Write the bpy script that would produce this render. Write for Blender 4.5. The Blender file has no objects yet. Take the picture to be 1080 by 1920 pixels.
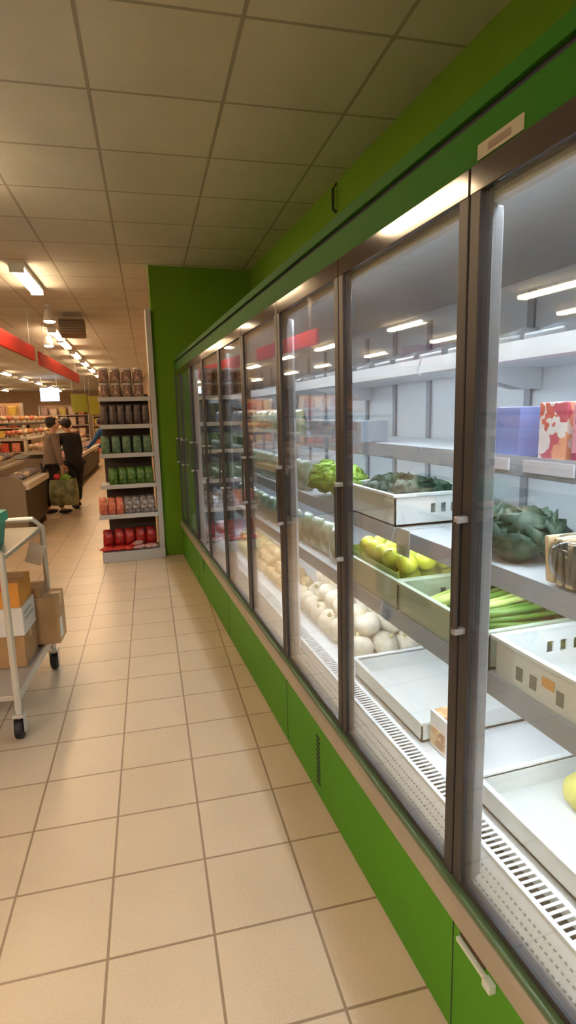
import bpy, bmesh, math, random
from mathutils import Vector, Matrix
random.seed(7)
PI = math.pi
SC = bpy.context.scene
COL = SC.collection

# ------------------------------------------------------------------ camera, world, exposure
F_PX = 1074.3
YAW, PITCH, ROLL = 0.2991, -0.1700, -0.0255
fw = Vector((math.sin(YAW) * math.cos(PITCH), math.cos(YAW) * math.cos(PITCH), math.sin(PITCH)))
r0 = Vector((math.cos(YAW), -math.sin(YAW), 0)); u0 = r0.cross(fw)
rt = r0 * math.cos(ROLL) + u0 * math.sin(ROLL)
up = -r0 * math.sin(ROLL) + u0 * math.cos(ROLL)
cd = bpy.data.cameras.new('camera'); cam = bpy.data.objects.new('camera', cd); COL.objects.link(cam)
cd.sensor_fit = 'VERTICAL'; cd.sensor_height = 36.0; cd.lens = F_PX / 1920 * 36.0
cd.clip_start = 0.02; cd.clip_end = 200
cam.matrix_world = Matrix(((rt.x, up.x, -fw.x, 0), (rt.y, up.y, -fw.y, 0), (rt.z, up.z, -fw.z, 1.675), (0, 0, 0, 1)))
SC.camera = cam

LAMP = 13.5        # radiance of the hall's tube lamps
LED_TOP = 11.0     # cabinet light strips
LED_SHELF = 8.0  # hidden strips added under the upper shelves
FILL_PANEL = 20.0       # unseen panels added behind the camera to brighten the near floor
LED_DECK = 11.5  # hidden strip added under the lowest shelf to brighten the deck
SC.view_settings.view_transform = 'Standard'
SC.view_settings.look = 'None'
SC.view_settings.exposure = 1.92
SC.view_settings.gamma = 1.0
SC.view_settings.use_curve_mapping = False
SC.cycles.caustics_reflective = False; SC.cycles.caustics_refractive = False; SC.cycles.adaptive_threshold = 0.02
w = bpy.data.worlds.new('world'); SC.world = w; w.use_nodes = True
w.node_tree.nodes['Background'].inputs[0].default_value = (0.8, 0.7, 0.6, 1)
w.node_tree.nodes['Background'].inputs[1].default_value = 0.05

# ------------------------------------------------------------------ constants of the place
TA = 0.0657                   # tile grid turned against the cabinet
TS, TX, TY = 0.3357, 0.4415, 1.3003
CH = 3.36                     # ceiling
CT, CX, CY = 0.699, -0.188, 3.442
DW, D0 = 0.739, 1.141         # door width, first post in view
CEND = 6.80                   # far end of the cabinet
CBEG = D0 - 3 * DW            # near end, behind the camera
XB = 1.60                     # inner back of the cabinet
XW = 1.75                     # green wall behind it

# ------------------------------------------------------------------ materials
def lin(c):
    return tuple(((v / 255 / 12.92) if v / 255 <= 0.04045 else ((v / 255 + 0.055) / 1.055) ** 2.4) for v in c)
_M = {}
def mat(name, rgb, rough=0.5, metal=0.0, noise=0.0, nscale=8.0, rgb2=None, emit=0.0, bump=0.0, spec=0.5, coat=0.0):
    if name in _M: return _M[name]
    m = bpy.data.materials.new(name); m.use_nodes = True; _M[name] = m
    nt = m.node_tree; b = nt.nodes['Principled BSDF']
    c = lin(rgb)
    b.inputs['Roughness'].default_value = rough
    b.inputs['Metallic'].default_value = metal
    b.inputs['Specular IOR Level'].default_value = spec
    b.inputs['Coat Weight'].default_value = coat
    b.inputs['Base Color'].default_value = (*c, 1)
    if noise > 0 or rgb2 or bump > 0:
        tc = nt.nodes.new('ShaderNodeTexCoord'); n = nt.nodes.new('ShaderNodeTexNoise')
        n.inputs['Scale'].default_value = nscale; n.inputs['Detail'].default_value = 4
        nt.links.new(tc.outputs['Object'], n.inputs['Vector'])
        c2 = lin(rgb2) if rgb2 else tuple(v * (1 - noise) for v in c)
        ramp = nt.nodes.new('ShaderNodeValToRGB')
        ramp.color_ramp.elements[0].position = 0.38; ramp.color_ramp.elements[1].position = 0.64
        ramp.color_ramp.elements[0].color = (*c2, 1); ramp.color_ramp.elements[1].color = (*c, 1)
        nt.links.new(n.outputs['Fac'], ramp.inputs['Fac']); nt.links.new(ramp.outputs['Color'], b.inputs['Base Color'])
        if bump > 0:
            bp = nt.nodes.new('ShaderNodeBump'); bp.inputs['Strength'].default_value = bump
            nt.links.new(n.outputs['Fac'], bp.inputs['Height']); nt.links.new(bp.outputs['Normal'], b.inputs['Normal'])
    if emit > 0:
        b.inputs['Emission Color'].default_value = (*c, 1); b.inputs['Emission Strength'].default_value = emit
    return m

def grid_mat(name, size, ox, oy, ang, c1, c2, mortar, msize, rough, bump=0.15, nz=120.0):
    """square tiles laid in a grid turned by ang about the vertical axis"""
    m = bpy.data.materials.new(name); m.use_nodes = True
    nt = m.node_tree; b = nt.nodes['Principled BSDF']; L = nt.links.new
    ge = nt.nodes.new('ShaderNodeNewGeometry')
    rot = nt.nodes.new('ShaderNodeVectorRotate'); rot.rotation_type = 'Z_AXIS'; rot.inputs['Angle'].default_value = ang
    L(ge.outputs['Position'], rot.inputs['Vector'])
    ad = nt.nodes.new('ShaderNodeVectorMath'); ad.operation = 'ADD'
    ad.inputs[1].default_value = (-ox + 400 * size, -oy + 400 * size, 0)
    L(rot.outputs['Vector'], ad.inputs[0])
    br = nt.nodes.new('ShaderNodeTexBrick'); br.offset = 0; br.squash = 1
    br.inputs['Scale'].default_value = 1; br.inputs['Brick Width'].default_value = size; br.inputs['Row Height'].default_value = size
    br.inputs['Mortar Size'].default_value = msize; br.inputs['Mortar Smooth'].default_value = 0.2; br.inputs['Bias'].default_value = 0
    br.inputs['Color1'].default_value = (*lin(c1), 1); br.inputs['Color2'].default_value = (*lin(c2), 1)
    br.inputs['Mortar'].default_value = (*lin(mortar), 1)
    L(ad.outputs['Vector'], br.inputs['Vector'])
    n = nt.nodes.new('ShaderNodeTexNoise'); n.inputs['Scale'].default_value = nz; n.inputs['Detail'].default_value = 3
    L(ge.outputs['Position'], n.inputs['Vector'])
    n2 = nt.nodes.new('ShaderNodeTexNoise'); n2.inputs['Scale'].default_value = 2.2; n2.inputs['Detail'].default_value = 3
    L(ge.outputs['Position'], n2.inputs['Vector'])
    a = nt.nodes.new('ShaderNodeMath'); a.operation = 'ADD'; L(n.outputs['Fac'], a.inputs[0]); L(n2.outputs['Fac'], a.inputs[1])
    mr = nt.nodes.new('ShaderNodeMapRange'); mr.inputs['From Min'].default_value = 0.6; mr.inputs['From Max'].default_value = 1.4
    mr.inputs['To Min'].default_value = 0.86; mr.inputs['To Max'].default_value = 1.06
    L(a.outputs[0], mr.inputs['Value'])
    mx = nt.nodes.new('ShaderNodeVectorMath'); mx.operation = 'SCALE'
    L(br.outputs['Color'], mx.inputs[0]); L(mr.outputs['Result'], mx.inputs['Scale'])
    L(mx.outputs['Vector'], b.inputs['Base Color'])
    b.inputs['Roughness'].default_value = rough
    bp = nt.nodes.new('ShaderNodeBump'); bp.inputs['Strength'].default_value = bump; bp.inputs['Distance'].default_value = 0.004
    bp.invert = True
    L(br.outputs['Fac'], bp.inputs['Height']); L(bp.outputs['Normal'], b.inputs['Normal'])
    return m

def glass_mat(name, tint=(0.97, 0.985, 0.98), ior=1.5):
    m = bpy.data.materials.new(name); m.use_nodes = True; nt = m.node_tree; nt.nodes.clear(); L = nt.links.new
    out = nt.nodes.new('ShaderNodeOutputMaterial'); mix = nt.nodes.new('ShaderNodeMixShader')
    tr = nt.nodes.new('ShaderNodeBsdfTransparent'); tr.inputs[0].default_value = (*tint, 1)
    gl = nt.nodes.new('ShaderNodeBsdfGlossy'); gl.inputs['Roughness'].default_value = 0.02
    gl.inputs['Color'].default_value = (1, 1, 1, 1)
    fr = nt.nodes.new('ShaderNodeFresnel'); fr.inputs['IOR'].default_value = ior
    # same reflectance on both faces of the pane
    ge = nt.nodes.new('ShaderNodeNewGeometry')
    lw = nt.nodes.new('ShaderNodeMath'); lw.operation = 'MULTIPLY'
    dt = nt.nodes.new('ShaderNodeVectorMath'); dt.operation = 'DOT_PRODUCT'
    L(ge.outputs['Normal'], dt.inputs[0]); L(ge.outputs['Incoming'], dt.inputs[1])
    ab = nt.nodes.new('ShaderNodeMath'); ab.operation = 'ABSOLUTE'; L(dt.outputs['Value'], ab.inputs[0])
    om = nt.nodes.new('ShaderNodeMath'); om.operation = 'SUBTRACT'; om.inputs[0].default_value = 1.0; L(ab.outputs[0], om.inputs[1])
    pw = nt.nodes.new('ShaderNodeMath'); pw.operation = 'POWER'; pw.inputs[1].default_value = 5.0; L(om.outputs[0], pw.inputs[0])
    f0 = ((ior - 1) / (ior + 1)) ** 2
    ma = nt.nodes.new('ShaderNodeMath'); ma.operation = 'MULTIPLY_ADD'; ma.inputs[1].default_value = 1 - f0; ma.inputs[2].default_value = f0
    L(pw.outputs[0], ma.inputs[0])
    nt.nodes.remove(fr); nt.nodes.remove(lw)
    L(ma.outputs[0], mix.inputs[0]); L(tr.outputs[0], mix.inputs[1]); L(gl.outputs[0], mix.inputs[2]); L(mix.outputs[0], out.inputs['Surface'])
    return m

def blotch_mat(name, base, blots, scale=14.0, rough=0.4):
    """printed packaging: base colour with irregular printed patches"""
    m = bpy.data.materials.new(name); m.use_nodes = True; nt = m.node_tree; b = nt.nodes['Principled BSDF']; L = nt.links.new
    tc = nt.nodes.new('ShaderNodeTexCoord'); v = nt.nodes.new('ShaderNodeTexVoronoi'); v.inputs['Scale'].default_value = scale
    n = nt.nodes.new('ShaderNodeTexNoise'); n.inputs['Scale'].default_value = scale * 0.8
    L(tc.outputs['Object'], n.inputs['Vector'])
    ad = nt.nodes.new('ShaderNodeVectorMath'); ad.operation = 'MULTIPLY_ADD'; ad.inputs[1].default_value = (0.12, 0.12, 0.12)
    L(n.outputs['Color'], ad.inputs[0]); L(tc.outputs['Object'], ad.inputs[2]); L(ad.outputs[0], v.inputs['Vector'])
    sp = nt.nodes.new('ShaderNodeSeparateColor'); L(v.outputs['Color'], sp.inputs[0])
    rp = nt.nodes.new('ShaderNodeValToRGB'); rp.color_ramp.interpolation = 'CONSTANT'
    cols = [base] + list(blots); el = rp.color_ramp.elements
    el[0].position = 0; el[0].color = (*lin(base), 1); el[1].position = 0.45; el[1].color = (*lin(cols[1]), 1)
    for i, c in enumerate(cols[2:]):
        e = el.new(0.45 + 0.5 * (i + 1) / (len(cols) - 1)); e.color = (*lin(c), 1)
    L(sp.outputs[0], rp.inputs['Fac']); L(rp.outputs['Color'], b.inputs['Base Color']); b.inputs['Roughness'].default_value = rough
    return m

GREEN = mat('green_paint', (76, 138, 24), 0.5, spec=0.2, noise=0.08, nscale=1.5)
FASC = mat('shaded_green_fascia', (40, 92, 16), 0.6, spec=0.12, noise=0.06, nscale=1.5)  # cabinet green darkened: the weaker light up there is put into the colour
WALLG = mat('green_wall_paint', (100, 138, 30), 0.8, spec=0.15, noise=0.06, nscale=2)
DGREEN = mat('dark_green_sill', (84, 104, 70), 0.5)
BUMPER = mat('beige_rail', (176, 164, 146), 0.35, metal=0.35, noise=0.1, nscale=6)
DMETAL = mat('dark_door_metal', (54, 50, 50), 0.4, metal=0.15)
BROWNM = mat('brown_header_metal', (52, 44, 38), 0.10, spec=0.6)
ALU = mat('aluminium', (190, 190, 192), 0.35, metal=0.6)
MULL = mat('mullion_grey', (124, 122, 124), 0.45)
PALE = mat('pale_grey_metal', (205, 207, 210), 0.45)
WHITE = mat('white_enamel', (232, 234, 236), 0.4)
SHELFM = mat('shelf_enamel', (205, 210, 214), 0.4)
RAILM = mat('grey_price_rail', (138, 144, 152), 0.4)
BLACK = mat('black_rubber', (22, 21, 21), 0.6)
SLOT = mat('dark_slot', (40, 40, 40), 0.8)
PERF = mat('perforated_panel', (196, 192, 188), 0.5)
GONDOLA = mat('gondola_grey', (174, 170, 166), 0.5)
BACKP = mat('gondola_back', (70, 56, 48), 0.7)
CARDB = mat('cardboard', (176, 136, 92), 0.8, noise=0.15, nscale=10)
CARDB2 = mat('cardboard_pale', (190, 152, 110), 0.8, noise=0.12, nscale=9)
LED = lambda nm, s, c=(236, 244, 255): mat(nm, c, 0.5, emit=s)
LEDT = LED('led_top', LED_TOP); LEDS = LED('led_shelf', LED_SHELF); LEDD = LED('led_deck', LED_DECK)
TUBE = mat('lamp_tube', (255, 224, 182), 0.5, emit=LAMP)
SPOT = mat('lamp_spot', (255, 228, 190), 0.5, emit=LAMP * 1.2)
GLASS = glass_mat('door_glass')
FILM = glass_mat('clear_film', (0.86, 0.87, 0.86), 1.6)

# ------------------------------------------------------------------ mesh builder
def worldloc(o):
    v = Vector((0, 0, 0))
    while o is not None:
        v += o.location; o = o.parent
    return v
class MB:
    def __init__(s): s.bm = bmesh.new()
    def box(s, x0, x1, y0, y1, z0, z1, bev=0.0, rot=None):
        t = bmesh.new(); r = bmesh.ops.create_cube(t, size=1)
        c = Vector(((x0 + x1) / 2, (y0 + y1) / 2, (z0 + z1) / 2))
        for v in t.verts: v.co = Vector((v.co.x * (x1 - x0), v.co.y * (y1 - y0), v.co.z * (z1 - z0)))
        if bev > 0: bmesh.ops.bevel(t, geom=t.edges[:], offset=bev, segments=2, affect='EDGES', profile=0.6)
        M = Matrix.Translation(c)
        if rot is not None: M = M @ rot
        t.transform(M); s.add(t); return s
    def add(s, t):
        me = bpy.data.meshes.new('tmp'); t.to_mesh(me); t.free(); s.bm.from_mesh(me); bpy.data.meshes.remove(me)
    def tube(s, pts, r, n=10):
        pts = [Vector(p) for p in pts]; rs = r if isinstance(r, (list, tuple)) else [r] * len(pts)
        rings = []
        for i, p in enumerate(pts):
            d = (pts[min(i + 1, len(pts) - 1)] - pts[max(i - 1, 0)]).normalized()
            a = Vector((0, 0, 1)) if abs(d.z) < 0.9 else Vector((1, 0, 0))
            e1 = d.cross(a).normalized(); e2 = d.cross(e1)
            rings.append([s.bm.verts.new(p + (e1 * math.cos(2 * PI * k / n) + e2 * math.sin(2 * PI * k / n)) * rs[i]) for k in range(n)])
        for a, b in zip(rings, rings[1:]):
            for k in range(n): s.bm.faces.new((a[k], a[(k + 1) % n], b[(k + 1) % n], b[k]))
        s.bm.faces.new(rings[0][::-1]); s.bm.faces.new(rings[-1]); return s
    def lathe(s, c, prof, n=14, axis='z'):
        c = Vector(c); rings = []
        for (r, z) in prof:
            ring = []
            for k in range(n):
                a = 2 * PI * k / n; p = Vector((r * math.cos(a), r * math.sin(a), z))
                if axis == 'x': p = Vector((p.z, p.x, p.y))
                if axis == 'y': p = Vector((p.x, p.z, p.y))
                ring.append(s.bm.verts.new(c + p))
            rings.append(ring)
        for a, b in zip(rings, rings[1:]):
            for k in range(n): s.bm.faces.new((a[k], a[(k + 1) % n], b[(k + 1) % n], b[k]))
        s.bm.faces.new(rings[0][::-1]); s.bm.faces.new(rings[-1]); return s
    def blob(s, c, rx, ry, rz, sub=2, amp=0.0, seed=0, freq=3.0, rot=None):
        t = bmesh.new(); bmesh.ops.create_icosphere(t, subdivisions=sub, radius=1)
        rnd = random.Random(seed); ph = [rnd.uniform(0, 6) for _ in range(6)]
        for v in t.verts:
            p = v.co; k = 1 + amp * (math.sin(p.x * freq + ph[0]) * math.sin(p.y * freq + ph[1]) + 0.7 * math.sin(p.z * freq * 1.7 + ph[2]) * math.cos(p.x * freq * 1.6 + ph[3]))
            v.co = Vector((p.x * rx * k, p.y * ry * k, p.z * rz * k))
        M = Matrix.Translation(Vector(c))
        if rot is not None: M = M @ rot
        t.transform(M); s.add(t); return s
    def prism(s, prof, y0, y1):
        """closed x,z outline swept along y"""
        a = [s.bm.verts.new((x, y0, z)) for x, z in prof]; b = [s.bm.verts.new((x, y1, z)) for x, z in prof]; n = len(prof)
        for k in range(n): s.bm.faces.new((a[k], a[(k + 1) % n], b[(k + 1) % n], b[k]))
        s.bm.faces.new(a[::-1]); s.bm.faces.new(b); return s
    def build(s, name, m, parent=None, smooth=False, loc=None):
        bm = s.bm
        bmesh.ops.recalc_face_normals(bm, faces=bm.faces[:])
        off = worldloc(parent) if parent is not None else Vector(loc or (0, 0, 0))
        bmesh.ops.translate(bm, verts=bm.verts[:], vec=-off)
        me = bpy.data.meshes.new(name); bm.to_mesh(me); bm.free()
        if smooth:
            for p in me.polygons: p.use_smooth = True
        for mm in (m if isinstance(m, (list, tuple)) else [m]): me.materials.append(mm)
        o = bpy.data.objects.new(name, me); COL.objects.link(o)
        if parent is not None: o.parent = parent
        elif loc: o.location = loc
        return o
def tag(o, label=None, cat=None, group=None, kind=None):
    if label: o['label'] = label
    if cat: o['category'] = cat
    if group: o['group'] = group
    if kind: o['kind'] = kind
    return o
def thing(name, label, cat, loc=(0, 0, 0), rz=0, group=None):
    o = bpy.data.objects.new(name, None); o.empty_display_size = 0.1; COL.objects.link(o)
    o.location = loc; o.rotation_euler = (0, 0, rz); return tag(o, label, cat, group)
def dup(o, loc, rz=None, label=None, group=None, parent=None, sc=None):
    c = o.copy(); COL.objects.link(c)
    if parent is not None: c.parent = parent
    if loc is not None: c.location = loc
    if rz is not None: c.rotation_euler = (0, 0, rz)
    if sc is not None: c.scale = sc
    if label: c['label'] = label
    if group: c['group'] = group
    for ch in list(o.children): dup(ch, None, parent=c)
    return c
ORD = ['first', 'second', 'third', 'fourth', 'fifth', 'sixth', 'seventh', 'eighth', 'ninth', 'tenth', 'eleventh', 'twelfth', 'thirteenth', 'fourteenth']

def structure(name, mb, m): return tag(mb.build(name, m), kind='structure')

# ------------------------------------------------------------------ the setting
FLOORM = grid_mat('floor_tiles', TS, TX, TY, TA, (206, 182, 154), (200, 176, 147), (146, 120, 94), 0.0050, 0.33)
CEILM = grid_mat('ceiling_tiles', CT, CX, CY, TA, (212, 210, 196), (208, 206, 192), (166, 161, 146), 0.011, 0.85, bump=0.3, nz=260)
BEIGE = mat('hall_wall_beige', (196, 170, 140), 0.8, noise=0.1, nscale=1.0)
HX0, HX1, HY0, HY1 = -11.0, XW, -3.2, 39.0
structure('floor', MB().box(HX0, HX1 + 0.1, HY0, HY1, -0.1, 0), FLOORM)
structure('ceiling', MB().box(HX0, HX1 + 0.1, HY0, HY1, CH, CH + 0.1), CEILM)
structure('wall_right', MB().box(XW, XW + 0.1, HY0, 7.1, 0, CH), WALLG)
structure('wall_right_hall', MB().box(XW, XW + 0.1, 7.1, HY1, 0, CH), BEIGE)
structure('wall_back', MB().box(0.575, XW, 6.97, 7.1, 0, CH), WALLG)
structure('wall_left', MB().box(HX0 - 0.1, HX0, HY0, HY1, 0, CH), BEIGE)
structure('wall_far', MB().box(HX0, HX1, HY1, HY1 + 0.1, 0, CH), BEIGE)
structure('wall_near', MB().box(HX0, HX1, HY0 - 0.1, HY0, 0, CH), BEIGE)

# ------------------------------------------------------------------ the refrigerated cabinet
cab = thing('refrigerated_cabinet', 'long green wall refrigerator with a row of tall glass doors along the aisle', 'refrigerator', (0.79, 3.0, 0))
b = MB(); b.box(0.772, 0.80, CBEG, CEND, 0.012, 0.378, 0.002)
b.build('base_panel', GREEN, cab)
for k in range(-2, 8, 2):
    y = D0 + k * DW - .02
    MB().box(0.7705, 0.773, y - 0.0015, y + 0.0015, 0.02, 0.375).build('panel_seam', SLOT, cab)
b = MB().box(0.80, XB + 0.05, CBEG, CEND, 0.02, 0.40); b.build('plinth', BLACK, cab)
b = MB().prism([(0.768, 0.376), (0.753, 0.384), (0.752, 0.436), (0.758, 0.45), (0.79, 0.452), (0.79, 0.376)], CBEG, CEND); b.build('bumper_rail', BUMPER, cab)
b = MB().box(0.762, 0.83, CBEG, CEND, 0.440, 0.464, 0.003); b.build('sill', DGREEN, cab)
b = MB().box(0.784, 0.80, CBEG, CEND, 2.180, 2.268, 0.002); b.build('fascia', FASC, cab)
b = MB().box(0.795, 0.83, CBEG, CEND, 2.266, 2.288); b.build('fascia_groove', SLOT, cab)  # dark strip stands in for the shade of the gap under the cap
b = MB().box(0.782, 0.83, CBEG, CEND, 2.286, 2.322, 0.003); b.build('fascia_cap', FASC, cab)
b = MB().box(0.80, XB + 0.05, CBEG, CEND, 2.20, 2.318); b.build('roof', GREEN, cab)
b = MB().prism([(0.811, 2.106), (0.826, 2.100), (0.830, 2.106), (0.830, 2.165), (0.866, 2.165), (0.866, 2.140), (0.872, 2.140), (0.90, 2.165), (XB, 2.165), (XB, 2.2), (0.811, 2.2)], CBEG + .03, CEND - .06); b.build('inner_ceiling', PALE, cab)
b = MB().box(XB, XB + 0.05, CBEG, CEND, 0.4, 2.2); b.build('back_panel', SHELFM, cab)
b = MB()
for k in range(-3, 8):
    for o in (0.02, 0.39):
        y = D0 + k * DW + o
        if y < CEND - 0.1: b.box(XB - 0.012, XB, y, y + 0.035, 0.6, 2.12)
b.build('shelf_upright', RAILM, cab)
b = MB().box(0.78, XB + 0.05, CEND - 0.06, CEND, 0.02, 2.2, 0.003); b.build('end_panel', mat('dark_green_end', (40, 62, 30), 0.4), cab)
b = MB().box(0.78, XB + 0.05, CBEG - 0.03, CBEG, 0.02, 2.3, 0.003); b.build('end_panel', GREEN, cab)
# deck: sloping perforated kerb, slotted grille and white deck
b = MB().prism([(0.812, 0.46), (0.868, 0.525), (0.88, 0.525), (0.88, 0.42), (0.812, 0.42)], CBEG, CEND - .06); b.build('air_kerb', PERF, cab)
dots = MB()
yy = 0.3
while yy < 2.7:
    for i in range(3):
        x = 0.822 + i * 0.013; z = 0.46 + (x - 0.812) * 0.065 / 0.056
        dots.box(x, x + 0.004, yy + i * 0.005, yy + i * 0.005 + 0.007, z + .001, z + 0.0045)
    yy += 0.016
dots.build('perforation', mat('perforation_grey', (128, 124, 120), 0.7), cab)
b = MB().box(0.868, 0.882, CBEG, CEND - .06, 0.50, 0.534, 0.003).box(0.932, 0.948, CBEG, CEND - .06, 0.50, 0.534, 0.003)
yy = CBEG + 0.1
while yy < CEND - 0.1:
    b.box(0.880, 0.934, yy, yy + 0.0075, 0.5295, 0.532); yy += 0.0185
b.build('air_grille', WHITE, cab)
b = MB().box(0.881, 0.933, CBEG, CEND - .06, 0.46, 0.502); b.build('grille_duct', mat('duct_shade_black', (10, 10, 10), .9, spec=0.05), cab)  # near-black sheet paints in the shade down inside the duct
b = MB().box(0.945, XB, CBEG, CEND - .06, 0.50, 0.53)
b.build('deck', WHITE, cab)
# shelves, bay by bay of two doors
SHELVES = [(1.845, 1.10), (1.53, 1.10), (1.235, 1.00), (0.955, 0.95)]
bays = [(-1.076, 0.402), (0.402, 1.88), (1.88, 3.358), (3.358, 4.836), (4.836, 6.314), (6.314, CEND - .06)]
for (a0, a1) in bays:
    for si, (z, xf) in enumerate(SHELVES):
        m = MB().box(xf, XB - .012, a0 + .006, a1 - .006, z - 0.022, z, 0.003)
        for yb in (a0 + 0.03, a1 - 0.04): m.prism([(xf + .08, z - .02), (XB - .012, z - .02), (XB - .012, z - .10), (XB - .1, z - .1)], yb, yb + .006)
        s = m.build('shelf', SHELFM, cab)
        MB().prism([(xf - .002, z + .012), (xf - .006, z + .012), (xf - .020, z - .04), (xf - .002, z - .046)], a0 + .006, a1 - .006).build('price_rail', RAILM if si else PALE, s)
        MB().box(xf + .02, xf + .038, a0 + .03, a1 - .03, z - 0.034, z - .024).build('light_strip', LEDS if si < 3 else LEDD, s)  # added strip, unseen behind the rail, brightens what lies below
# the top strips sit in a slot of the inner ceiling, facing down
for (a0, a1) in bays:
    MB().box(0.834, 0.862, a0 + .03, a1 - .03, 2.150, 2.164).build('light_strip', LEDT, cab)
# mullions
for k in range(-2, 8):
    y = D0 + k * DW
    if k % 2 == 0:
        ml = MB().box(0.812, 0.840, y - .032, y + .032, 0.45, 2.10, 0.004).build('mullion', MULL, cab)
        MB().box(0.840, 0.856, y - .012, y + .012, 0.46, 2.10, 0.004).build('mullion_cover', PALE, ml)
    else: MB().box(0.811, 0.822, y - .012, y + .012, 0.45, 2.10, 0.003).build('mullion', MULL, cab)
# doors
door = None
HGL = mat('handle_grey', (170, 170, 170), 0.3, metal=0.5); HGD = mat('handle_dark', (74, 70, 68), 0.35, metal=0.4)
def make_door(y0, w):
    e = bpy.data.objects.new('glass_door', None); COL.objects.link(e); e.parent = cab; e.location = (0, y0 - 3.0, 0)
    y1 = y0 + w
    f = MB(); a, c = y0 + .003, y1 - .003
    f.box(0.776, 0.808, a, a + .036, 0.468, 2.178, 0.003).box(0.776, 0.808, c - .036, c, 0.468, 2.178, 0.003)
    f.build('door_stile', DMETAL, e)
    f = MB().box(0.778, 0.806, a + .036, c - .036, 0.468, 0.486, 0.002); f.build('bottom_rail', DMETAL, e)
    f = MB().box(0.775, 0.809, a + .0, c - .0, 2.122, 2.1785, 0.002); f.build('top_rail', BROWNM, e)
    for x_ in (0.783, 0.797):   # double glazing
        MB().box(x_, x_ + .005, a + .03, c - .03, 0.48, 2.126).build('glass_pane', GLASS, e)
    f = MB().tube([(0.752, c - .018, 1.16), (0.752, c - .018, 1.42)], 0.007, 10)
    f.build('handle', HGD, e, smooth=False)
    for z in (1.155, 1.425): MB().box(0.746, 0.777, c - .026, c - .010, z - .008, z + .008, 0.003).build('handle_bracket', HGL, e)
    return e
for k in range(-3, 7):
    y0 = D0 + k * DW
    if door is None: door = make_door(y0, DW); d = door
    else: d = dup(door, (0, y0 - 3.0, 0), parent=cab)
make_door(D0 + 7 * DW, CEND - 0.06 - (D0 + 7 * DW))
# base details: louvre, latch, label on the fascia
b = MB()
for i in range(11): b.box(0.769, 0.774, 2.125, 2.165, 0.072 + i * .0215, 0.081 + i * .0215)
b.build('louvre', SLOT, cab)
b = MB()
for i in range(4): b.box(0.769, 0.774, 5.19 - i * .0, 5.25, 0.24 + i * .03, 0.252 + i * .03)
b.build('louvre', SLOT, cab)
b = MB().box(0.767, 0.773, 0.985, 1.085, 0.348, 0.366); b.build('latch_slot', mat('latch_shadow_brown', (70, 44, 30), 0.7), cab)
b = MB().box(0.758, 0.77, 0.975, 1.09, 0.330, 0.341, .002).box(0.752, 0.772, 0.945, 0.975, 0.322, 0.346, .003); b.build('latch', mat('latch_metal', (196, 200, 186), 0.35), cab)
b = MB().box(0.7815, 0.7845, 0.985, 1.125, 2.186, 2.216); lb = b.build('label_strip', mat('label_paper', (150, 140, 112), 0.6), cab); lb['label'] = 'small grey paper label stuck on the green fascia'
b = MB().box(0.7805, 0.7820, 1.02, 1.09, 2.194, 2.207); b.build('label_print', mat('label_brown', (118, 100, 80), 0.6), lb)
b = MB().tube([(1.749, 4.25, 3.34), (1.72, 4.25, 3.30), (1.72, 4.25, 3.16), (1.745, 4.25, 3.14)], 0.012, 8)
tag(b.build('cable_clip', SLOT, loc=(1.74, 4.25, 3.14)), 'small dark cable loop hanging on the green wall above the refrigerator', 'cable')

# ------------------------------------------------------------------ hall lamps (batten tubes)
def make_lamp(loc, label, group):
    t = thing('ceiling_lamp', label, 'lamp', loc, -TA, group)
    x, y, z = loc
    MB().box(x - .08, x + .08, y - .62, y + .62, z + .045, CH - .001, .004).build('housing', WHITE, t)
    m = MB()
    for s in (-.038, .038): m.tube([(x + s, y - .59, z + .02), (x + s, y + .59, z + .02)], 0.024, 10)
    m.build('lamp_tube', TUBE, t, smooth=False)
    for q in (-.605, .605): MB().box(x - .075, x + .075, y + q - .015, y + q + .015, z - .005, z + .05, .003).build('end_cap', WHITE, t)
    return t
lamp0 = None
def put_lamp(x, y, label, group):
    global lamp0
    if lamp0 is None: lamp0 = make_lamp((x, y, 3.265), label, group); return lamp0
    return dup(lamp0, (x, y, 3.265), label=label, group=group)
row1 = [(-.77, 7.75), (-.80, 12.4), (-.76, 13.9), (-.64, 16.2), (-.50, 18.6), (-.36, 21.0), (-.22, 23.6)]
for i, (x, y) in enumerate(row1):
    put_lamp(x, y, 'twin tube ceiling lamp over the aisle, %s from the front in its row' % ORD[i], 'ceiling lamps in the row over the aisle')
put_lamp(-1.06, 4.45, 'twin tube ceiling lamp left of the picture, mirrored in the dark rail above the doors', None)
row2 = [(-4.7, -1.0), (-4.6, 2.8), (-4.5, 6.9), (-4.1, 10.3), (-3.85, 13.9), (-3.6, 16.6), (-3.4, 19.6), (-3.25, 22.5), (-3.05, 25.5), (-2.8, 28.5), (-2.6, 32.0), (-2.45, 35.5)]
for i, (x, y) in enumerate(row2):
    put_lamp(x, y, 'twin tube ceiling lamp in the middle row of the hall, %s from the front' % ORD[i], 'ceiling lamps in the middle row')
row3 = [(-6.2, 8.0), (-6.1, 12.0), (-6.0, 15.5), (-5.8, 19.3), (-5.7, 22.6), (-5.4, 27.0), (-5.2, 30.5), (-5.1, 34.5)]
for i, (x, y) in enumerate(row3):
    put_lamp(x, y, 'twin tube ceiling lamp in the far left row of the hall, %s from the front' % ORD[i], 'ceiling lamps in the left row')
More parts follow.
